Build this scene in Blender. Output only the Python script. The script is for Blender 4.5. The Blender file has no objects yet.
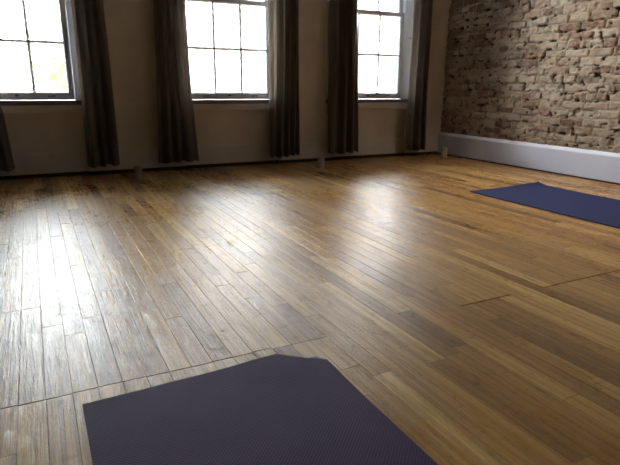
import bpy, bmesh, math, random
import numpy as np
from mathutils import Vector, Matrix

random.seed(7)
rng = np.random.default_rng(11)
scene = bpy.context.scene
C = scene.collection

# ------------------------------------------------------------------ helpers
def link(name, me, mat, parent=None, smooth=False):
    o = bpy.data.objects.new(name, me)
    C.objects.link(o)
    for m in (mat if isinstance(mat, (list, tuple)) else [mat]):
        me.materials.append(m)
    if smooth:
        me.polygons.foreach_set('use_smooth', [True] * len(me.polygons))
    if parent:
        o.parent = parent
    return o

def obj(name, bm, mat, parent=None, smooth=False):
    me = bpy.data.meshes.new(name)
    bmesh.ops.recalc_face_normals(bm, faces=bm.faces[:])
    bm.to_mesh(me)
    bm.free()
    return link(name, me, mat, parent, smooth)

def struct(o):
    o['kind'] = 'structure'
    return o

def tag(o, label, cat, group=None):
    o['label'] = label
    o['category'] = cat
    if group:
        o['group'] = group
    return o

def empty(name, loc):
    o = bpy.data.objects.new(name, None)
    o.location = loc
    o.empty_display_size = 0.05
    C.objects.link(o)
    return o

def box(bm, x0, x1, y0, y1, z0, z1, bev=0.0):
    r = bmesh.ops.create_cube(bm, size=1.0)
    vs = r['verts']
    for v in vs:
        v.co = Vector(((x0 + x1) / 2 + v.co.x * (x1 - x0), (y0 + y1) / 2 + v.co.y * (y1 - y0), (z0 + z1) / 2 + v.co.z * (z1 - z0)))
    if bev > 0:
        es = list({e for v in vs for e in v.link_edges})
        bmesh.ops.bevel(bm, geom=es, offset=bev, segments=2, affect='EDGES', profile=0.6)

def boxes(name, lst, mat, parent=None, bev=0.0):
    bm = bmesh.new()
    for b in lst:
        box(bm, *b, bev=bev)
    return obj(name, bm, mat, parent)

def lathe(bm, prof, n=24, loc=(0, 0, 0)):
    rings = []
    for r, z in prof:
        rings.append([bm.verts.new((loc[0] + r * math.cos(2 * math.pi * k / n), loc[1] + r * math.sin(2 * math.pi * k / n), loc[2] + z)) for k in range(n)])
    for a, b in zip(rings, rings[1:]):
        for k in range(n):
            bm.faces.new((a[k], a[(k + 1) % n], b[(k + 1) % n], b[k]))
    bm.faces.new(rings[0]); bm.faces.new(rings[-1])

def vnoise(x, y, seed=0):
    # smooth lattice noise in [0,1]
    x = np.asarray(x, float); y = np.asarray(y, float)
    xi = np.floor(x).astype(np.int64); yi = np.floor(y).astype(np.int64)
    fx = x - xi; fy = y - yi
    fx = fx * fx * (3 - 2 * fx); fy = fy * fy * (3 - 2 * fy)
    def h(a, b):
        return hsh(a, b, seed)
    return (h(xi, yi) * (1 - fx) + h(xi + 1, yi) * fx) * (1 - fy) + (h(xi, yi + 1) * (1 - fx) + h(xi + 1, yi + 1) * fx) * fy

def hsh(a, b, seed=0):
    a = np.asarray(a).astype(np.uint64); b = np.asarray(b).astype(np.uint64)
    n = (a * np.uint64(374761393) + b * np.uint64(668265263) + np.uint64(seed * 1442695 + 12345)) & np.uint64(0xFFFFFFFF)
    n = ((n ^ (n >> np.uint64(13))) * np.uint64(1274126177)) & np.uint64(0xFFFFFFFF)
    n = ((n ^ (n >> np.uint64(16))) * np.uint64(2246822519)) & np.uint64(0xFFFFFFFF)
    n = n ^ (n >> np.uint64(15))
    return (n & np.uint64(0xFFFFFF)).astype(float) / float(0xFFFFFF)

def sstep(a, b, x):
    t = np.clip((x - a) / (b - a), 0, 1)
    return t * t * (3 - 2 * t)

# ------------------------------------------------------------------ materials
class NT:
    def __init__(self, name):
        self.m = bpy.data.materials.new(name)
        self.m.use_nodes = True
        self.n = self.m.node_tree.nodes
        self.l = self.m.node_tree.links
        self.b = self.n['Principled BSDF']
        self.out = self.n['Material Output']
    def node(self, t, **kw):
        o = self.n.new(t)
        for k, v in kw.items():
            setattr(o, k, v)
        return o
    def to(self, a, b):
        self.l.new(a, b)
    def coords(self, scale=(1, 1, 1), kind='Object', loc=None):
        tc = self.node('ShaderNodeTexCoord')
        mp = self.node('ShaderNodeMapping')
        mp.inputs['Scale'].default_value = scale
        if loc:
            mp.inputs['Location'].default_value = loc
        self.to(tc.outputs[kind], mp.inputs['Vector'])
        return mp.outputs['Vector']
    def noise(self, vec, scale=5, detail=3, rough=0.5, dist=0.0):
        n = self.node('ShaderNodeTexNoise')
        n.inputs['Scale'].default_value = scale
        n.inputs['Detail'].default_value = detail
        n.inputs['Roughness'].default_value = rough
        n.inputs['Distortion'].default_value = dist
        self.to(vec, n.inputs['Vector'])
        return n.outputs['Fac']
    def ramp(self, fac, stops):
        r = self.node('ShaderNodeValToRGB')
        e = r.color_ramp.elements
        while len(e) < len(stops):
            e.new(0.5)
        for el, (p, c) in zip(e, stops):
            el.position = p
            el.color = tuple(c) + (1,) if len(c) == 3 else c
        self.to(fac, r.inputs['Fac'])
        return r.outputs['Color']
    def mix(self, fac, a, b, mode='MIX'):
        m = self.node('ShaderNodeMix', data_type='RGBA', blend_type=mode)
        for s, v in ((m.inputs[0], fac), (m.inputs[6], a), (m.inputs[7], b)):
            if isinstance(v, (int, float)):
                s.default_value = v
            elif isinstance(v, (tuple, list)):
                s.default_value = tuple(v) + (1,)
            else:
                self.to(v, s)
        return m.outputs[2]
    def math(self, op, a, b=0.0, c=None):
        m = self.node('ShaderNodeMath', operation=op)
        for s, v in zip(m.inputs, (a, b, c)):
            if v is None:
                continue
            if isinstance(v, (int, float)):
                s.default_value = v
            else:
                self.to(v, s)
        return m.outputs[0]
    def attr(self, name, out='Fac'):
        a = self.node('ShaderNodeAttribute', attribute_name=name)
        return a.outputs[out]
    def bump(self, h, strength=0.3, dist=0.002):
        b = self.node('ShaderNodeBump')
        b.inputs['Strength'].default_value = strength
        b.inputs['Distance'].default_value = dist
        self.to(h, b.inputs['Height'])
        self.to(b.outputs['Normal'], self.b.inputs['Normal'])

def v3(c):
    return tuple(c)

def paint(name, col, rough=0.55, var=0.12, scale=3.0, spec=0.4):
    t = NT(name)
    n = t.noise(t.coords(), scale, 5, 0.6)
    dark = tuple(c * (1 - var) for c in col)
    lite = tuple(min(1, c * (1 + var * 0.6)) for c in col)
    t.to(t.ramp(n, [(0.3, dark), (0.7, lite)]), t.b.inputs['Base Color'])
    t.b.inputs['Roughness'].default_value = rough
    t.b.inputs['Specular IOR Level'].default_value = spec
    t.bump(t.noise(t.coords(), 60, 4, 0.6), 0.08, 0.002)
    return t.m

M = {}
M['wall'] = paint('wall_paint', (0.74, 0.66, 0.58), 0.7)
M['trim'] = paint('trim_paint', (0.72, 0.68, 0.64), 0.45)
M['sash'] = paint('sash_paint', (0.86, 0.88, 0.93), 0.35, 0.06)
M['white_base'] = paint('baseboard_paint', (0.70, 0.74, 0.90), 0.4, 0.05)
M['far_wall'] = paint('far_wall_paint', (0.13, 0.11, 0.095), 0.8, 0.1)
M['stool'] = paint('stool_paint', (0.20, 0.17, 0.15), 0.6, 0.2, 8, 0.15)
M['stub'] = paint('stub_paint', (0.38, 0.34, 0.30), 0.6, 0.15, 20)
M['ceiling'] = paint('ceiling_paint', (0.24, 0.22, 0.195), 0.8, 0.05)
M['brass'] = paint('old_metal', (0.12, 0.11, 0.10), 0.4)
M['facade'] = paint('facade_paint', (0.34, 0.27, 0.235), 0.8, 0.1, 0.4)
M['facade_glass'] = paint('facade_window', (0.25, 0.27, 0.30), 0.2)
M['street'] = paint('street_paving', (0.45, 0.42, 0.38), 0.9, 0.15, 0.3)
M['bark'] = paint('bark', (0.12, 0.09, 0.06), 0.9, 0.3, 8)

def leaf_mat():
    t = NT('leaf')
    n = t.noise(t.coords(), 3, 3)
    t.to(t.ramp(n, [(0.3, (0.06, 0.10, 0.012)), (0.7, (0.17, 0.23, 0.05))]), t.b.inputs['Base Color'])
    t.b.inputs['Roughness'].default_value = 0.6
    return t.m
M['leaf'] = leaf_mat()

def glass_mat():
    t = NT('window_glass')
    tr = t.node('ShaderNodeBsdfTransparent')
    tr.inputs['Color'].default_value = (0.96, 0.98, 0.98, 1)
    gl = t.node('ShaderNodeBsdfGlossy')
    gl.inputs['Roughness'].default_value = 0.02
    fr = t.node('ShaderNodeFresnel')
    fr.inputs['IOR'].default_value = 1.45
    mx = t.node('ShaderNodeMixShader')
    t.to(fr.outputs[0], mx.inputs[0]); t.to(tr.outputs[0], mx.inputs[1]); t.to(gl.outputs[0], mx.inputs[2])
    t.to(mx.outputs[0], t.out.inputs['Surface'])
    return t.m
M['glass'] = glass_mat()

def fabric_mat():
    t = NT('curtain_fabric')
    v = t.coords()
    weave = t.noise(t.coords((300, 300, 60)), 1.0, 2)
    n = t.noise(v, 4, 3)
    col = t.ramp(n, [(0.3, (0.150, 0.140, 0.130)), (0.7, (0.185, 0.174, 0.162))])
    col = t.mix(0.3, col, t.ramp(weave, [(0.3, (0.10, 0.085, 0.075)), (0.7, (0.20, 0.18, 0.16))]))
    t.to(col, t.b.inputs['Base Color'])
    t.b.inputs['Roughness'].default_value = 0.8
    t.b.inputs['Sheen Weight'].default_value = 0.15
    tl = t.node('ShaderNodeBsdfTranslucent')
    tl.inputs['Color'].default_value = (0.52, 0.46, 0.40, 1)
    mx = t.node('ShaderNodeMixShader')
    mx.inputs[0].default_value = 0.40
    t.to(t.b.outputs[0], mx.inputs[1]); t.to(tl.outputs[0], mx.inputs[2])
    t.to(mx.outputs[0], t.out.inputs['Surface'])
    t.bump(weave, 0.15, 0.001)
    return t.m
M['fabric'] = fabric_mat()

def mat_mat(name, c0, c1, pitch):
    # closed-cell foam with a fine raised dot weave
    t = NT(name)
    v = t.coords()
    sx = t.node('ShaderNodeSeparateXYZ'); t.to(v, sx.inputs[0])
    k = 2 * math.pi / pitch
    a = t.math('SINE', t.math('MULTIPLY', sx.outputs['X'], k))
    b = t.math('SINE', t.math('MULTIPLY', sx.outputs['Y'], k))
    h = t.math('MULTIPLY', a, b)
    h01 = t.math('MULTIPLY_ADD', h, 0.5, 0.5)
    big = t.noise(v, 5, 4, 0.6)
    col = t.mix(h01, c0, c1)
    col = t.mix(t.math('MULTIPLY', big, 0.35), col, tuple(x * 1.5 for x in c1))
    t.to(col, t.b.inputs['Base Color'])
    t.b.inputs['Roughness'].default_value = 0.75
    t.b.inputs['Specular IOR Level'].default_value = 0.12
    t.bump(h01, 0.55, 0.0012)
    return t.m
M['mat_near'] = mat_mat('purple_mat_foam', (0.013, 0.009, 0.019), (0.088, 0.066, 0.118), 0.0090)
M['mat_far'] = mat_mat('navy_mat_foam', (0.012, 0.016, 0.055), (0.024, 0.030, 0.098), 0.0062)
M['mat_under'] = mat_mat('blue_mat_foam', (0.06, 0.085, 0.15), (0.09, 0.12, 0.20), 0.0062)

def wood_mat():
    t = NT('oak_strip_floor')
    rnd = t.attr('rnd'); tone = t.attr('tone')
    geo = t.node('ShaderNodeTexCoord')
    v = geo.outputs['Object']
    sep = t.node('ShaderNodeSeparateXYZ'); t.to(v, sep.inputs[0])
    def stretched(kx, ky, kr):
        comb = t.node('ShaderNodeCombineXYZ')
        t.to(t.math('MULTIPLY', sep.outputs['X'], kx), comb.inputs[0])
        t.to(t.math('MULTIPLY', sep.outputs['Y'], ky), comb.inputs[1])
        t.to(t.math('MULTIPLY', rnd, kr), comb.inputs[2])
        return comb.outputs[0]
    grain = t.noise(stretched(150, 5, 190), 1.0, 5, 0.65, 0.5)
    streak = t.noise(stretched(26, 1.8, 120), 1.0, 4, 0.6, 0.8)
    wv = t.node('ShaderNodeTexWave', wave_type='BANDS', bands_direction='X')
    wv.inputs['Scale'].default_value = 1.0
    wv.inputs['Distortion'].default_value = 9.0
    wv.inputs['Detail'].default_value = 2.5
    wv.inputs['Detail Scale'].default_value = 0.7
    t.to(stretched(9, 0.9, 77), wv.inputs['Vector'])
    base = t.ramp(tone, [(0.0, (0.180, 0.088, 0.027)), (0.3, (0.35, 0.182, 0.056)), (0.65, (0.53, 0.300, 0.098)), (1.0, (0.68, 0.440, 0.170))])
    c = t.mix(t.math('MULTIPLY', t.ramp(streak, [(0.40, (0, 0, 0)), (0.66, (1, 1, 1))]), 0.36), base, (0.125, 0.062, 0.025))
    c = t.mix(t.math('MULTIPLY', t.ramp(wv.outputs['Fac'], [(0.45, (0, 0, 0)), (0.95, (1, 1, 1))]), 0.30), c, (0.105, 0.050, 0.020))
    c = t.mix(t.math('MULTIPLY', t.ramp(grain, [(0.48, (0, 0, 0)), (0.66, (1, 1, 1))]), 0.45), c, (0.075, 0.038, 0.018))
    # worn, greyed traffic patches with amber varnish left between them
    wear = t.noise(t.coords((1, 0.6, 1), loc=(0.3, 0.2, 0)), 1.35, 6, 0.62, 0.6)
    wearm = t.ramp(wear, [(0.42, (0, 0, 0)), (0.60, (1, 1, 1))])
    c = t.mix(t.math('MULTIPLY', wearm, 0.28), c, (0.27, 0.180, 0.098))
    amber = t.ramp(t.noise(t.coords((1, 0.7, 1), loc=(5, 3, 0)), 2.6, 4, 0.6, 0.4), [(0.58, (0, 0, 0)), (0.72, (1, 1, 1))])
    c = t.mix(t.math('MULTIPLY', amber, 0.5), c, (0.40, 0.185, 0.048))
    scuff = t.noise(t.coords((1.3, 0.8, 1)), 16.0, 7, 0.75, 1.2)
    scm = t.ramp(scuff, [(0.54, (0, 0, 0)), (0.68, (1, 1, 1))])
    c = t.mix(t.math('MULTIPLY', scm, 0.34), c, (0.085, 0.050, 0.026))
    # a few dark nail and burn specks
    vo = t.node('ShaderNodeTexVoronoi'); vo.inputs['Scale'].default_value = 2.3
    t.to(v, vo.inputs['Vector'])
    spot = t.ramp(vo.outputs['Distance'], [(0.016, (1, 1, 1)), (0.022, (0, 0, 0))])
    c = t.mix(spot, c, (0.015, 0.010, 0.008))
    t.to(c, t.b.inputs['Base Color'])
    r = t.math('MULTIPLY_ADD', wearm, 0.08, 0.262)
    r = t.math('ADD', r, t.math('MULTIPLY', t.math('SUBTRACT', scuff, 0.5), 0.35))
    r = t.math('ADD', r, t.math('MULTIPLY', t.math('SUBTRACT', grain, 0.5), 0.30))
    t.to(r, t.b.inputs['Roughness'])
    t.to(t.math('MULTIPLY_ADD', scm, -0.12, 0.15), t.b.inputs['Specular IOR Level'])
    hgt = t.math('ADD', t.math('MULTIPLY', grain, -0.8), t.math('MULTIPLY', scuff, -0.9))
    hgt = t.math('ADD', hgt, t.math('MULTIPLY', streak, -0.5))
    t.bump(hgt, 0.85, 0.002)
    return t.m
M['wood'] = wood_mat()
M['gap'] = paint('floor_gap', (0.012, 0.008, 0.006), 0.95, 0.1)

def brick_mat():
    t = NT('old_brick')
    rnd = t.attr('rnd'); mort = t.attr('mortar'); deep = t.attr('deep')
    v = t.coords()
    fine = t.noise(v, 70, 6, 0.7)
    mid = t.noise(v, 13, 6, 0.7, 0.6)
    c = t.ramp(rnd, [(0.0, (0.15, 0.105, 0.08)), (0.12, (0.26, 0.145, 0.10)), (0.25, (0.29, 0.205, 0.15)), (0.5, (0.33, 0.250, 0.185)), (0.85, (0.37, 0.295, 0.22)), (1.0, (0.44, 0.37, 0.30))])
    red = t.ramp(t.noise(t.coords(loc=(3, 1, 2)), 4.5, 4, 0.6, 0.5), [(0.58, (0, 0, 0)), (0.70, (1, 1, 1))])
    c = t.mix(t.math('MULTIPLY', red, 0.5), c, (0.36, 0.17, 0.11))
    # remains of old limewash and plaster dust over brick and joint alike
    c = t.mix(mort, c, (0.36, 0.295, 0.225))
    lime = t.ramp(mid, [(0.42, (0, 0, 0)), (0.62, (1, 1, 1))])
    c = t.mix(t.math('MULTIPLY', lime, 0.45), c, (0.46, 0.40, 0.32))
    dirt = t.ramp(t.noise(t.coords(loc=(7, 4, 1)), 8, 6, 0.7, 0.8), [(0.52, (0, 0, 0)), (0.68, (1, 1, 1))])
    c = t.mix(t.math('MULTIPLY', dirt, 0.62), c, (0.125, 0.09, 0.068))
    c = t.mix(t.math('MULTIPLY', t.ramp(fine, [(0.52, (0, 0, 0)), (0.75, (1, 1, 1))]), 0.35), c, (0.15, 0.11, 0.085))
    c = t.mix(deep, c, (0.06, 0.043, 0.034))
    t.to(c, t.b.inputs['Base Color'])
    t.b.inputs['Roughness'].default_value = 0.85
    t.b.inputs['Specular IOR Level'].default_value = 0.2
    t.bump(t.math('ADD', fine, mid), 0.5, 0.004)
    return t.m
M['brick'] = brick_mat()

# ------------------------------------------------------------------ the room
XL, YB, ZC = -6.3, -7.6, 2.75      # left wall, back wall, ceiling; the brick wall is x = 0, the window wall y = 0
WIN = [-4.071, -2.377, -0.904]     # window centres
OH = 0.49                          # half width of the openings
WZ0, WZ1 = 0.575, 2.30

# floor: oak strips, one mesh
def build_floor():
    pitch, x0 = 0.058, -3.974
    k0 = int(math.floor((XL - x0) / pitch)); k1 = int(math.ceil((0.02 - x0) / pitch))
    CUT = -3.42
    verts, faces, rn, tn = [], [], [], []
    def board(xa, xb, ya, yb, tone):
        r = random.random()
        tilt = random.gauss(0, 0.0016); cup = random.gauss(0.00008, 0.00012)
        w = xb - xa
        lz = random.gauss(-0.0004, 0.00009)
        ny = max(1, int((yb - ya) / 0.35))
        us = (0.0, 0.0, 0.015, 0.25, 0.5, 0.75, 0.985, 1.0, 1.0)
        zs = (-0.008, -0.0002, 0, cup, 1.4 * cup, cup, 0, -0.0002, -0.008)
        b0 = len(verts)
        ph = random.random() * 6
        for j in range(ny + 1):
            y = ya + (yb - ya) * j / ny
            wob = 0.00025 * math.sin(y * 3.1 + ph)
            for u, z in zip(us, zs):
                verts.append((xa + u * w, y, min(0.0004, lz + z + tilt * (u - 0.5) * w * (1 + wob * 800) + wob * 0.4)))
                rn.append(r); tn.append(tone)
        n = len(us)
        for j in range(ny):
            for i in range(n - 1):
                a = b0 + j * n + i
                faces.append((a, a + 1, a + n + 1, a + n))
        faces.append(tuple(b0 + i for i in range(n)))
        faces.append(tuple(b0 + ny * n + i for i in reversed(range(n))))
    for k in range(k0, k1):
        xa = x0 + k * pitch; xb = xa + pitch
        xm = (xa + xb) / 2
        if xa > 0.0 or xa < XL - .06:
            continue
        cuts = []
        y = -0.0 - random.uniform(0.05, 1.2)
        while y > YB:
            cuts.append(y)
            y -= random.choice((random.uniform(0.25, 0.7), random.uniform(0.6, 1.5)))
        hard = (-4.6 < xm < -3.25) or (-2.753 < xm < -2.5) or (-2.37 < xm < -1.6)
        if hard:
            cuts = [c for c in cuts if abs(c - CUT) > 0.12]
            cuts.append(CUT + (random.uniform(-0.004, 0.004) if xm < -3 else 0))
        if -2.82 < xm < -2.753:
            cuts = [c for c in cuts if not (-3.66 < c < -3.0)] + [-3.672]
        edges = [0.0] + sorted(cuts, reverse=True) + [YB]
        for a, b in zip(edges, edges[1:]):
            g = 0.00030 + 0.0006 * random.random() ** 3
            ga = gb = 0.0006
            if hard and abs(a - CUT) < 0.01: ga = 0.0030 if xm > -2.8 else 0.0015
            if hard and abs(b - CUT) < 0.01: gb = 0.0030 if xm > -2.8 else 0.0015
            tone = min(1, max(0, random.gauss(0.47, 0.23)))
            gl = g
            if abs(xa + 2.753) < 0.02 and a < -3.6: gl = 0.0034
            if a - b < 0.02: continue
            board(xa + gl, xb - g, b + gb, a - ga, tone)
    me = bpy.data.meshes.new('floor')
    me.from_pydata(verts, [], faces)
    at = me.attributes.new('rnd', 'FLOAT', 'POINT'); at.data.foreach_set('value', rn)
    at = me.attributes.new('tone', 'FLOAT', 'POINT'); at.data.foreach_set('value', tn)
    # dark subfloor showing in the seams
    bm = bmesh.new(); bm.from_mesh(me)
    nb = len(bm.faces)
    q = [bm.verts.new(p) for p in ((XL, YB, -0.006), (0.08, YB, -0.006), (0.08, 0.1, -0.006), (XL, 0.1, -0.006))]
    f = bm.faces.new(q); f.material_index = 1
    bm.to_mesh(me); bm.free()
    return struct(link('floor', me, [M['wood'], M['gap']]))
build_floor()

# window wall, with openings and recessed panels below the windows
def build_window_wall():
    L = []
    yf, yr, yb = 0.015, 0.042, 0.28
    xs = [XL]
    for c in WIN:
        L.append((xs[-1], c - OH, yf, yb, 0.48, WZ1))
        xs.append(c + OH)
    L.append((xs[-1], 0.09, yf, yb, 0.48, WZ1))
    L.append((XL, 0.09, yf, yb, WZ1, ZC))
    for c in WIN:
        L.append((c - OH, c + OH, yf, yb, 0.48, WZ0))
    RH = 0.455
    xp = XL
    for c in WIN:
        L.append((xp, c - RH, yf, yb, -0.15, 0.48))
        L.append((c - RH, c + RH, yr, yb, -0.15, 0.48))
        xp = c + RH
    L.append((xp, 0.09, yf, yb, -0.15, 0.48))
    struct(boxes('wall_front', L, M['wall']))
    B = []
    def board(x0, x1, d):
        B.append((x0, x1, d, d + 0.03, -0.005, 0.178))
        B.append((x0, x1, d + 0.006, d + 0.03, 0.178, 0.193))
    xp = XL
    for c in WIN:
        board(xp, c - RH - 0.0, 0.0)
        board(c - RH, c + RH, 0.024)
        xp = c + RH
    board(xp, -0.001, 0.0)
    struct(boxes('baseboard_front', B, M['trim'], bev=0.0025))
build_window_wall()
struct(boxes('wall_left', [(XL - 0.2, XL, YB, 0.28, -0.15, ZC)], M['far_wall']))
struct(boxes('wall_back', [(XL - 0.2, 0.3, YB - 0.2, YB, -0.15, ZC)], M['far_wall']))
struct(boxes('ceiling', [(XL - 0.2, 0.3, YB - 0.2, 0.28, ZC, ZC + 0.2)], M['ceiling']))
struct(boxes('trim_1', [(XL, -0.002, -0.115, -0.045, ZC - 0.035, ZC)], M['trim']))   # curtain track on the ceiling

# brick wall: one mesh, real relief
def build_brick():
    ys = np.concatenate([np.arange(0.014, -3.2, -0.007), np.arange(-3.2, YB - 0.03, -0.05)])
    zs = np.arange(0.15, ZC + 0.01, 0.0068)
    Y, Z = np.meshgrid(ys, zs, indexing='ij')
    ch, bl, jt = 0.0685, 0.212, 0.0055
    w1 = vnoise(Y * 3.1, Z * 2.0, 1) - .5
    Zw = Z + 0.010 * w1 + 0.005 * (vnoise(Y * 9, Z * 7, 2) - .5)
    row = np.floor(Zw / ch)
    v = (Zw / ch - row) * ch
    head = ((row.astype(int) % 6) == 3)
    L = np.where(head, 0.108, bl)
    off = np.where(head, 0.03, (row % 2) * bl * 0.5) + (hsh(row + 50, row * 0 + 3, 4) - .5) * 0.05
    Yw = -Y + off + 0.006 * (vnoise(Y * 14, Z * 14, 3) - .5)
    t = Yw / L
    col = np.floor(t)
    def jit(cc):   # position of the joint left of brick cc
        return cc * L + (hsh(cc + 500, row + 70, 5) - .5) * 0.028 * np.where(head, .5, 1)
    col = np.where(Yw < jit(col), col - 1, col)
    col = np.where(Yw >= jit(col + 1), col + 1, col)
    u0, u1 = jit(col), jit(col + 1)
    du = np.minimum(Yw - u0, u1 - Yw); dv = np.minimum(v, ch - v)
    en = (vnoise(Y * 60, Z * 60, 6) - .5) * 0.006 + (vnoise(Y * 25, Z * 25, 7) - .5) * 0.008
    r = 0.012
    a = np.maximum(r - (du - jt), 0); b = np.maximum(r - (dv - jt), 0)
    d = r - np.sqrt(a * a + b * b) + en
    d = np.minimum(d, np.minimum(du, dv) - jt + en)
    id1 = hsh(col + 900, row + 33, 8); id2 = hsh(col + 200, row + 91, 9); id3 = hsh(col + 77, row + 15, 10)
    face = sstep(-0.003, 0.006, d)
    # worn, chipped bricks and flush, smeared mortar
    flush = sstep(0.40, 0.66, vnoise(Y * 4.5, Z * 6, 12))
    hb = (id2 - .5) * 0.006 + (id3 - .5) * 0.06 * (v - ch / 2) + (vnoise(Y * 30, Z * 34, 13) - .5) * 0.006
    chip = sstep(0.66, 0.78, vnoise(Y * 17, Z * 21, 14)) * sstep(0.03, 0.0, d)
    hb = hb - chip * 0.012
    hm = -0.008 + flush * 0.007 + (vnoise(Y * 38, Z * 45, 15) - .5) * 0.008
    hole = sstep(0.76, 0.86, vnoise(Y * 25 + 5, Z * 30, 16)) * sstep(0.012, 0.001, d)
    pit = sstep(0.86, 0.93, vnoise(Y * 27, Z * 36, 18))
    crack = sstep(0.42, 0.6, vnoise(Y * 7, Z * 12, 21)) * np.exp(-((d + 0.0015) / 0.0030) ** 2)
    missing = (id1 > 0.985) * face
    h = hb * face + hm * (1 - face) - 0.022 * hole - 0.012 * pit - 0.02 * missing - 0.010 * crack
    X = 0.028 - np.clip(h, -0.05, 0.022)
    n0, n1 = Y.shape
    co = np.stack([X, Y, Z], -1).reshape(-1, 3)
    idx = np.arange(n0 * n1).reshape(n0, n1)
    q = np.stack([idx[:-1, :-1], idx[:-1, 1:], idx[1:, 1:], idx[1:, :-1]], -1).reshape(-1, 4)
    me = bpy.data.meshes.new('wall_right')
    me.vertices.add(len(co)); me.vertices.foreach_set('co', co.ravel())
    me.loops.add(q.size); me.loops.foreach_set('vertex_index', q.ravel().astype(np.int32))
    me.polygons.add(len(q)); me.polygons.foreach_set('loop_start', np.arange(0, q.size, 4, dtype=np.int32))
    me.update(calc_edges=True)
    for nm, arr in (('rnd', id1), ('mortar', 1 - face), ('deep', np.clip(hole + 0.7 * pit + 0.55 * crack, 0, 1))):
        at = me.attributes.new(nm, 'FLOAT', 'POINT'); at.data.foreach_set('value', arr.ravel().astype(np.float32))
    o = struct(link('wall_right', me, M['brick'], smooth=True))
    return o
build_brick()
struct(boxes('trim_2', [(0.085, 0.3, YB, 0.28, -0.15, ZC)], M['wall']))   # masonry core behind the brick face
bm = bmesh.new()
prof = [(0.0, -0.005), (0.0, 0.205), (0.004, 0.212), (0.024, 0.232), (0.075, 0.236), (0.075, -0.005)]
a = [bm.verts.new((x, YB, z)) for x, z in prof]; b = [bm.verts.new((x, 0.0, z)) for x, z in prof]
for i in range(len(prof)):
    j = (i + 1) % len(prof)
    bm.faces.new((a[i], a[j], b[j], b[i]))
bm.faces.new(a); bm.faces.new(list(reversed(b)))
struct(obj('baseboard_right', bm, M['white_base']))

M['shoe'] = paint('dark_stained_wood', (0.055, 0.036, 0.026), 0.6, 0.2, 12, 0.2)
S = []
xp = XL
for c in WIN:
    S.append((xp, c - 0.455, -0.020, 0.004, -0.004, 0.026)); S.append((c - 0.455, c + 0.455, 0.004, 0.028, -0.004, 0.026))
    xp = c + 0.455
S.append((xp, -0.014, -0.020, 0.004, -0.004, 0.026))
struct(boxes('trim_4', S, M['shoe'], bev=0.005))
struct(boxes('trim_5', [(-0.012, 0.004, YB, -0.001, -0.004, 0.012)], M['shoe'], bev=0.003))

# ------------------------------------------------------------------ windows
def wedge(bm, horizontal, p, q0, q1, ya, yb, wa, wb, one=0):
    # moulded bar: half-width wa at depth ya (room side), wb at depth yb (glass); one = -1/+1 keeps one flank flat
    def pt(q, y, w):
        return (q, y, p + w) if horizontal else (p + w, y, q)
    la, lb, ha, hb = -wa, -wb, wa, wb
    if one > 0: la, lb = 0.0, 0.0
    if one < 0: ha, hb = 0.0, 0.0
    vs = [[bm.verts.new(pt(q, y, w)) for y, w in ((ya, la), (ya, ha), (yb, hb), (yb, lb))] for q in (q0, q1)]
    for k in range(4):
        m = (k + 1) % 4
        bm.faces.new((vs[0][k], vs[0][m], vs[1][m], vs[1][k]))
    bm.faces.new(vs[0]); bm.faces.new(list(reversed(vs[1])))

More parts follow.
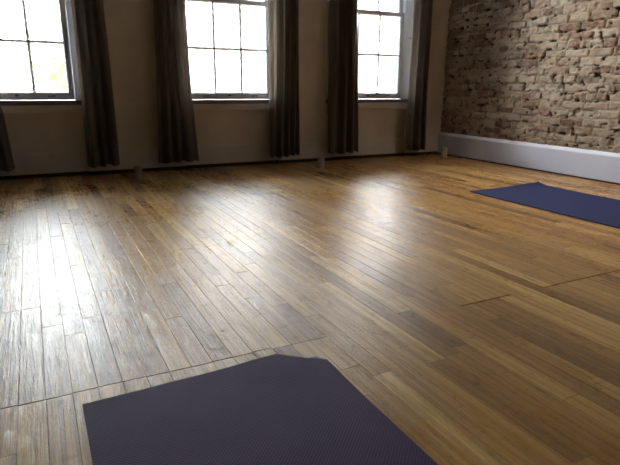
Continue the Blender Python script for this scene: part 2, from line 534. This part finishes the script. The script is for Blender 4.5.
def make_window(n, c, with_nail=False):
    off = Vector((c, 0.03, WZ0))
    root = empty('window_%d' % n, off)
    struct(root)
    def finish(name, bm, mat, parent):
        for v in bm.verts:
            v.co -= off
        return obj(name, bm, mat, parent)
    def part(name, lst, mat, parent=root, bev=0.0):
        bm = bmesh.new()
        for b in lst:
            box(bm, *b, bev=bev)
        return finish(name, bm, mat, parent)
    hw, stile = 0.408, 0.039
    def sash(name, y0, z0, z1, bot, top):
        y1 = y0 + 0.033; yg = y0 + 0.018; bv = 0.009
        gx0, gx1, gz0, gz1 = c - hw + stile, c + hw - stile, z0 + bot, z1 - top
        o = part(name, [(c - hw, gx0, y0, y1, z0, z1), (gx1, c + hw, y0, y1, z0, z1), (gx0, gx1, y0, y1, z0, gz0), (gx0, gx1, y0, y1, gz1, z1)], M['sash'], bev=0.002)
        bm = bmesh.new()                       # moulded edge round the glass
        wedge(bm, False, gx0, gz0, gz1, y0 + 0.002, yg, 0.001, bv, 1); wedge(bm, False, gx1, gz0, gz1, y0 + 0.002, yg, 0.001, bv, -1)
        wedge(bm, True, gz0, gx0, gx1, y0 + 0.002, yg, 0.001, bv, 1); wedge(bm, True, gz1, gx0, gx1, y0 + 0.002, yg, 0.001, bv, -1)
        finish('moulding', bm, M['sash'], o)
        bm = bmesh.new()
        zm = (gz0 + gz1) / 2
        for k in (1, 2):
            x = gx0 + (gx1 - gx0) * k / 3
            wedge(bm, False, x, gz0, gz1, y0 + 0.003, yg, 0.003, 0.0125)
            box(bm, x - 0.0125, x + 0.0125, yg, y1 - 0.004, gz0, gz1)
        wedge(bm, True, zm, gx0, gx1, y0 + 0.003, yg, 0.003, 0.0125)
        box(bm, gx0, gx1, yg, y1 - 0.0045, zm - 0.0125, zm + 0.0125)
        finish('muntin_grid', bm, M['sash'], o)
        part('glass', [(gx0, gx1, yg - 0.001, yg + 0.002, gz0, gz1)], M['glass'], o)
        return o
    o = sash('lower_sash', 0.070, 0.592, 1.437, 0.052, 0.036)
    for sx in (-0.22, 0.24):
        part('sash_lift', [(c + sx - 0.028, c + sx + 0.028, 0.062, 0.071, 0.618, 0.626)], M['brass'], o, 0.002)
    part('latch', [(c - 0.012, c + 0.012, 0.064, 0.071, 0.620, 0.634)], M['brass'], o, 0.002)
    sash('upper_sash', 0.107, 1.392, 2.265, 0.036, 0.05)
    rails = [(c - 0.43, c - 0.392, 0.165, 0.195, WZ0, WZ1), (c + 0.366, c + 0.43, 0.165, 0.195, WZ0, WZ1), (c - 0.395, c + 0.370, 0.170, 0.190, 1.350, 1.364),
             (c - 0.395, c + 0.370, 0.165, 0.195, WZ0, 0.60), (c - 0.395, c + 0.370, 0.165, 0.195, 2.26, WZ1)]
    if n == 1:
        rails.append((c - 0.395, c + 0.370, 0.168, 0.192, 1.050, 1.078))
    part('storm_frame', rails, M['sash'])
    part('jamb', [(c - OH, c - hw - 0.002, 0.068, 0.20, WZ0, WZ1), (c + hw + 0.002, c + OH, 0.068, 0.20, WZ0, WZ1), (c - hw, c + hw, 0.068, 0.20, 2.268, WZ1)], M['sash'])
    bm = bmesh.new()                           # splayed boards from the wall face in to the sash
    for sg in (-1, 1):
        q = [(c + sg * 0.412, 0.068), (c + sg * 0.415, 0.062), (c + sg * 0.484, -0.004), (c + sg * OH, -0.004), (c + sg * OH, 0.068)]
        a = [bm.verts.new((x, y, 0.590)) for x, y in q]; b = [bm.verts.new((x, y, WZ1)) for x, y in q]
        for k in range(5):
            m = (k + 1) % 5
            bm.faces.new((a[k], a[m], b[m], b[k]))
        bm.faces.new(a); bm.faces.new(list(reversed(b)))
    finish('splayed_lining', bm, M['sash'], root)
    part('casing', [(c - 0.520, c - OH, -0.006, 0.03, 0.592, 2.37), (c + OH, c + 0.520, -0.006, 0.03, 0.592, 2.37), (c - 0.520, c + 0.520, -0.006, 0.03, 2.30, 2.37)], M['trim'], bev=0.004)
    part('stool', [(c - 0.515, c + 0.515, -0.012, 0.085, 0.556, 0.590)], M['stool'], bev=0.005)
    part('apron', [(c - 0.505, c + 0.505, -0.008, 0.02, 0.506, 0.544), (c - 0.50, c + 0.50, -0.003, 0.02, 0.496, 0.560)], M['trim'], bev=0.004)
    if with_nail:
        part('nail', [(c + 0.452, c + 0.460, 0.006, 0.032, 1.186, 1.196)], M['brass'], bev=0.001)
    return root
for i, c in enumerate(WIN):
    make_window(i + 1, c, i == 2)

# ------------------------------------------------------------------ curtains
def curtain(label, xl, xr, folds, phase, inner, amp=0.030, yc=-0.105, double=False):
    # xl, xr: functions of height; inner: +1 when the window is on the right-hand edge, -1 when on the left
    nx, nz = 84, 40
    k = (4.694 + yc) / 4.606          # keep the hang where the measured sight lines put it
    xl0, xr0 = xl, xr
    xl = lambda z: -3.986 + (xl0(z) + 3.986) * k
    xr = lambda z: -3.986 + (xr0(z) + 3.986) * k
    z0, z1 = 0.078, ZC - 0.03
    verts = []
    seed = random.randint(0, 999)
    for j in range(nz + 1):
        f = j / nz
        for i in range(nx + 1):
            s = i / nx
            zb = z0 + 0.006 * math.sin(2 * math.pi * folds * s + phase + 1.0) + 0.004 * math.sin(7 * s + seed)
            z = zb + (z1 - zb) * f
            x = xl(z) + (xr(z) - xl(z)) * s
            e = s if inner > 0 else 1 - s              # 1 at the window edge
            wave = math.sin(2 * math.pi * folds * (s + 0.03 * math.sin(z * 2.1 + seed) + 0.05 * math.sin(6.3 * s + seed)) + phase)
            wave = wave + 0.12 * math.sin(2 * math.pi * folds * 2.3 * s + 2 * phase + z * 0.7)
            y = yc + amp * wave * (0.8 + 0.35 * (1 - f)) * (1 - 0.7 * max(0, (e - 0.9) / 0.1))
            if e > 0.84 and inner > 0:
                y += 0.020 * ((e - 0.84) / 0.16) ** 2
            y = min(y, -0.045)
            verts.append((x, y, z))
    faces = []
    for j in range(nz):
        for i in range(nx):
            a = j * (nx + 1) + i
            faces.append((a, a + 1, a + nx + 2, a + nx + 1))
    if double:      # extra unseen cloth layers added behind the front one to block window light
        n0 = len(verts); f0 = list(faces)
        for q in (1, 2):
            for x, y, z in list(verts[:n0]):
                verts.append((x + 0.004 * q * math.sin(9 * z), min(-0.018, y + 0.022 * q), z + 0.004 * q))
            faces += [tuple(i + q * n0 for i in f) for f in f0]
        for q in (0, 1):
            i = 0 if q == 0 else nx
            for j in range(nz):
                a = j * (nx + 1) + i
                faces.append((a + q * n0, a + nx + 1 + q * n0, a + nx + 1 + (q + 1) * n0, a + (q + 1) * n0))
    me = bpy.data.meshes.new('curtain')
    base = ((xl(z0) + xr(z0)) / 2, yc, z0)
    me.from_pydata([(x - base[0], y - base[1], z - base[2]) for x, y, z in verts], [], faces)
    o = link('curtain', me, M['fabric'], smooth=True)
    o.location = base
    m = o.modifiers.new('thickness', 'SOLIDIFY'); m.thickness = 0.0022; m.offset = 0
    tag(o, label, 'curtain', 'grey curtains at the three windows')
    return o
def lin(pts):
    zz = [p[0] for p in pts]; xx = [p[1] for p in pts]
    return lambda z: float(np.interp(z, zz, xx))
curtain('dark grey curtain left of the leftmost window, cut off by the photo edge', lin([(0, -4.56), (2.7, -4.56)]), lin([(0, -4.140), (0.5, -4.170), (1.3, -4.33), (2.7, -4.36)]), 4, 0.3, 1)
curtain('dark grey curtain on the right side of the leftmost window', lin([(0, -3.632), (1.3, -3.632), (2.7, -3.625)]), lin([(0, -3.383), (0.6, -3.392), (1.3, -3.406), (2.7, -3.42)]), 3, 1.1, -1)
curtain('dark grey curtain flaring at its hem, left of the middle window', lin([(0, -3.085), (0.3, -3.070), (1.35, -3.035), (2.7, -3.03)]), lin([(0, -2.715), (0.3, -2.735), (0.75, -2.76), (1.37, -2.775), (2.7, -2.78)]), 3.5, 0.0, 1)
curtain('grey curtain with a pale lit edge, right of the middle window', lin([(0, -2.06), (2.7, -2.055)]), lin([(0, -1.760), (1.4, -1.755), (2.7, -1.75)]), 4, 2.0, -1)
curtain('dark grey curtain left of the window nearest the brick wall', lin([(0, -1.435), (2.7, -1.435)]), lin([(0, -1.085), (0.75, -1.110), (1.45, -1.146), (2.7, -1.16)]), 3, 2.6, 1, double=True)
curtain('narrow dark grey curtain closest to the brick wall', lin([(0, -0.505), (2.7, -0.495)]), lin([(0, -0.250), (0.12, -0.243), (0.5, -0.262), (1.5, -0.285), (2.7, -0.29)]), 3, 0.8, -1, amp=0.040, yc=-0.140)

# ------------------------------------------------------------------ pipe stubs along the window wall
def stub(loc, label):
    root = empty('pipe_stub', (loc[0], loc[1], 0.0))
    bm = bmesh.new()
    lathe(bm, [(0.0318, 0.0), (0.0318, 0.003), (0.0305, 0.006), (0.0305, 0.078)])
    obj('pipe', bm, M['stub'], root, True)
    bm = bmesh.new()
    lathe(bm, [(0.0312, 0.077), (0.0322, 0.079), (0.0322, 0.094), (0.029, 0.100), (0.015, 0.104), (0.004, 0.1045)])
    obj('cap', bm, M['stub'], root, True)
    tag(root, label, 'pipe', 'short white pipe stubs along the window wall')
stub((-3.29, -0.348), 'short white capped pipe stub on the floor between the leftmost two windows')
stub((-1.708, -0.44), 'short white capped pipe stub on the floor between the two right-hand windows')
stub((-0.166, -0.298), 'short white capped pipe stub on the floor in the brick wall corner')

# ------------------------------------------------------------------ yoga mats
def sheet(name, fn, us, vs, thick, mat, parent=None):
    # closed slab over a (u, v) grid; fn gives the underside point, or None where the sheet is cut away
    nu, nv = len(us), len(vs)
    bm = bmesh.new()
    bot = [[bm.verts.new(fn(u, v)) for v in vs] for u in us]
    top = [[bm.verts.new(Vector(fn(u, v)) + Vector((0, 0, thick))) for v in vs] for u in us]
    for i in range(nu - 1):
        for j in range(nv - 1):
            bm.faces.new((top[i][j], top[i + 1][j], top[i + 1][j + 1], top[i][j + 1]))
            bm.faces.new((bot[i][j], bot[i][j + 1], bot[i + 1][j + 1], bot[i + 1][j]))
    for i in range(nu - 1):
        bm.faces.new((bot[i][0], bot[i + 1][0], top[i + 1][0], top[i][0]))
        bm.faces.new((bot[i][-1], top[i][-1], top[i + 1][-1], bot[i + 1][-1]))
    for j in range(nv - 1):
        bm.faces.new((bot[0][j], top[0][j], top[0][j + 1], bot[0][j + 1]))
        bm.faces.new((bot[-1][j], bot[-1][j + 1], top[-1][j + 1], top[-1][j]))
    return obj(name, bm, mat, parent, False)

# near mat: far right corner folded under
near = empty('yoga_mat', (-3.656, -4.35, 0.0))
NX0, NX1, NYT, NYB = -3.957, -3.353, -3.478, -5.20
FOLDA = (-3.470, -3.466)   # on the far edge
FOLDB = (-3.353, -3.556)   # on the right edge
def near_fn(u, v):
    x = NX0 + (NX1 - NX0) * u
    ytop = -3.490 + (x - NX0) * 0.035
    # edge follows the fold line past FOLDA
    if x > FOLDA[0]:
        s = (x - FOLDA[0]) / (FOLDB[0] - FOLDA[0])
        ytop = FOLDA[1] + (FOLDB[1] - FOLDA[1]) * s
        ytop -= 0.006 * math.sin(math.pi * s) + 0.004 * s
    y = ytop + (NYB - ytop) * v
    # the folded corner lifts the sheet
    n = Vector((FOLDB[1] - FOLDA[1], -(FOLDB[0] - FOLDA[0]))).normalized()
    d = (Vector((x, y)) - Vector(FOLDA)).dot(n)
    al = (Vector((x, y)) - Vector(FOLDA)).dot(Vector((FOLDB[0] - FOLDA[0], FOLDB[1] - FOLDA[1])).normalized())
    k = max(0.0, 1 - abs(d) / 0.16) if al > -0.05 else max(0, 1 - abs(d) / 0.16) * max(0, 1 - (-0.05 - al) / 0.15)
    z = 0.0006 + 0.0052 * (k * k * (3 - 2 * k))
    return (x + 3.656, y + 4.35, z)
us = [i / 60 for i in range(61)]
vs = [(j / 80) ** 1.6 for j in range(81)]
sheet('foam_sheet', near_fn, us, vs, 0.005, M['mat_near'], near)
bm = bmesh.new()
tri = [(-3.440, -3.502), (-3.402, -3.521), (-3.368, -3.524), (-3.352, -3.551), (-3.356, -3.60), (-3.46, -3.60)]
lo = [bm.verts.new((x + 3.656, y + 4.35, 0.0008)) for x, y in tri]
hi = [bm.verts.new((x + 3.656, y + 4.35, 0.0056)) for x, y in tri]
bm.faces.new(hi); bm.faces.new(list(reversed(lo)))
for i in range(len(tri)):
    j = (i + 1) % len(tri)
    bm.faces.new((lo[i], lo[j], hi[j], hi[i]))
fl = obj('folded_corner', bm, M['mat_under'], near)
fl['label'] = 'blue underside of the folded corner'
tag(near, 'dark purple yoga mat with a folded corner, filling the bottom of the photo', 'yoga mat', 'yoga mats on the floor')

# far mat: the end nearest the windows curls up
far = empty('yoga_mat', (-0.93, -2.75, 0.0))
def far_fn(u, v):
    x = -1.285 + u * 0.685 + 0.02 * v
    y = -1.885 + u * 0.005 - v * 1.73
    dend = v * 1.73
    back = sstep(0.35, 1.0, u)
    k = max(0.0, 1 - dend / 0.12)
    z = 0.0006 + float(0.004 + 0.013 * back) * k * k
    ke = max(0.0, (u - 0.93) / 0.07)
    z += 0.004 * ke * ke * max(0, 1 - dend / 1.2)
    y += 0.0
    return (x + 0.93, y + 2.75, z)
sheet('foam_sheet', far_fn, [i / 48 for i in range(49)], [(j / 90) ** 1.5 for j in range(91)], 0.006, M['mat_far'], far)
tag(far, 'navy blue yoga mat lying in front of the white baseboard of the brick wall', 'yoga mat', 'yoga mats on the floor')

# ------------------------------------------------------------------ outside
struct(boxes('street', [(-60, 60, 0.6, 70, -9.2, -9.0)], M['street']))
bld = empty('building', (16, 32, -9))
boxes('facade', [(-13, 15, 0, 8, 0, 22.4)], M['facade'], bld)
boxes('cornice', [(-13.2, 15.2, -0.5, 0.2, 21.8, 22.8)], M['facade'], bld)
for r in range(6):
    for k in range(7):
        x = -11.5 + k * 3.9
        boxes('window', [(x, x + 1.2, -0.04, 0.05, 1.4 + r * 3.4, 3.4 + r * 3.4)], M['facade_glass'], bld)
tag(bld, 'pale sunlit building across the street seen through the windows', 'building')

def tree(x, y, h, rad, label):
    root = empty('street_tree', (x, y, -9.0))
    bm = bmesh.new()
    lathe(bm, [(0.16, 0), (0.12, h * 0.4), (0.06, h * 0.8), (0.02, h)], 10)
    obj('trunk', bm, M['bark'], root, True)
    n = 520
    P = rng.normal(size=(n, 3)); P /= np.linalg.norm(P, axis=1)[:, None]
    P *= (rng.random(n) ** 0.45)[:, None]
    P = P * np.array([rad, rad, rad * 1.25]) + np.array([0, 0, h])
    vs_, fs_ = [], []
    for p in P:
        a = Vector(rng.normal(size=3)).normalized(); b = a.cross(Vector(rng.normal(size=3))).normalized()
        s = 0.07 + 0.06 * rng.random()
        i = len(vs_)
        p = Vector(p)
        vs_ += [p - a * s * 1.6, p - b * s, p + a * s * 1.6, p + b * s]
        fs_.append((i, i + 1, i + 2, i + 3))
    me = bpy.data.meshes.new('foliage'); me.from_pydata(vs_, [], fs_)
    link('foliage', me, M['leaf'], root)
    tag(root, label, 'tree', 'street trees outside the windows')
tree(-3.2, 13.0, 9.6, 1.5, 'leafy street tree outside the leftmost window')
tree(10.3, 13.5, 9.4, 1.3, 'leafy street tree outside the window nearest the brick wall')

# ------------------------------------------------------------------ light
w = bpy.data.worlds.new('sky'); scene.world = w
w.use_nodes = True
nt = w.node_tree
bg = nt.nodes['Background']
tc = nt.nodes.new('ShaderNodeTexCoord'); sp = nt.nodes.new('ShaderNodeSeparateXYZ'); rp = nt.nodes.new('ShaderNodeValToRGB')
nt.links.new(tc.outputs['Generated'], sp.inputs[0]); nt.links.new(sp.outputs['Z'], rp.inputs['Fac']); nt.links.new(rp.outputs['Color'], bg.inputs['Color'])
e = rp.color_ramp.elements
e[0].position = 0.0; e[0].color = (1.0, 0.97, 0.92, 1)
e[1].position = 0.75; e[1].color = (0.78, 0.89, 1.0, 1)
bg.inputs['Strength'].default_value = 9.0
sun = bpy.data.lights.new('sun', 'SUN'); sun.energy = 6.0; sun.angle = 0.01; sun.color = (1.0, 0.93, 0.82)
so = bpy.data.objects.new('sun', sun); C.objects.link(so)
so.rotation_euler = Vector((0.25, 0.75, -0.62)).to_track_quat('-Z', 'Y').to_euler()
bm = bmesh.new()
lathe(bm, [(0.062, 0.0), (0.085, 0.0), (0.088, -0.006), (0.080, -0.012), (0.064, -0.010)], 32, (-0.30, -2.45, ZC))
struct(obj('trim_3', bm, M['sash'], None, True))  # ceiling ring made to go with the added lamp
lp = bpy.data.lights.new('added_warm_lamp', 'SPOT'); lp.energy = 30; lp.color = (1.0, 0.83, 0.63); lp.spot_size = 1.75; lp.spot_blend = 0.9; lp.shadow_soft_size = 0.05  # unseen lamp, added to warm the upper brick and the floor below
lo = bpy.data.objects.new('added_warm_lamp', lp); C.objects.link(lo); lo.location = (-0.30, -2.45, ZC - 0.03)
for c in WIN:   # sampling portals in the openings
    al = bpy.data.lights.new('window_portal', 'AREA'); al.shape = 'RECTANGLE'
    al.size = 0.86; al.size_y = WZ1 - WZ0
    al.cycles.is_portal = True
    o = bpy.data.objects.new('window_portal', al); C.objects.link(o)
    o.location = (c, 0.20, (WZ0 + WZ1) / 2); o.rotation_euler = (-math.pi / 2, 0, 0)

# ------------------------------------------------------------------ camera
cam = bpy.data.cameras.new('camera'); cam.sensor_width = 36.0; cam.lens = 535.535 / 620 * 36.0
cam.clip_start = 0.05
co = bpy.data.objects.new('camera', cam); C.objects.link(co)
r = Vector((0.89161715, -0.45271108, 0.00845784)); u = Vector((0.11269199, 0.23996171, 0.96421932)); f = Vector((0.43854232, 0.85876135, -0.26497089))
co.matrix_world = Matrix(((r.x, u.x, -f.x, -3.98609591), (r.y, u.y, -f.y, -4.69392178), (r.z, u.z, -f.z, 0.72), (0, 0, 0, 1)))
scene.camera = co
scene.view_settings.view_transform = 'Standard'
scene.view_settings.look = 'None'
scene.view_settings.gamma = 1.0
scene.view_settings.use_curve_mapping = False
scene.view_settings.exposure = 2.3
scene.cycles.use_denoising = True
scene.cycles.max_bounces = 10
scene.cycles.diffuse_bounces = 6
scene.cycles.sample_clamp_indirect = 20.0
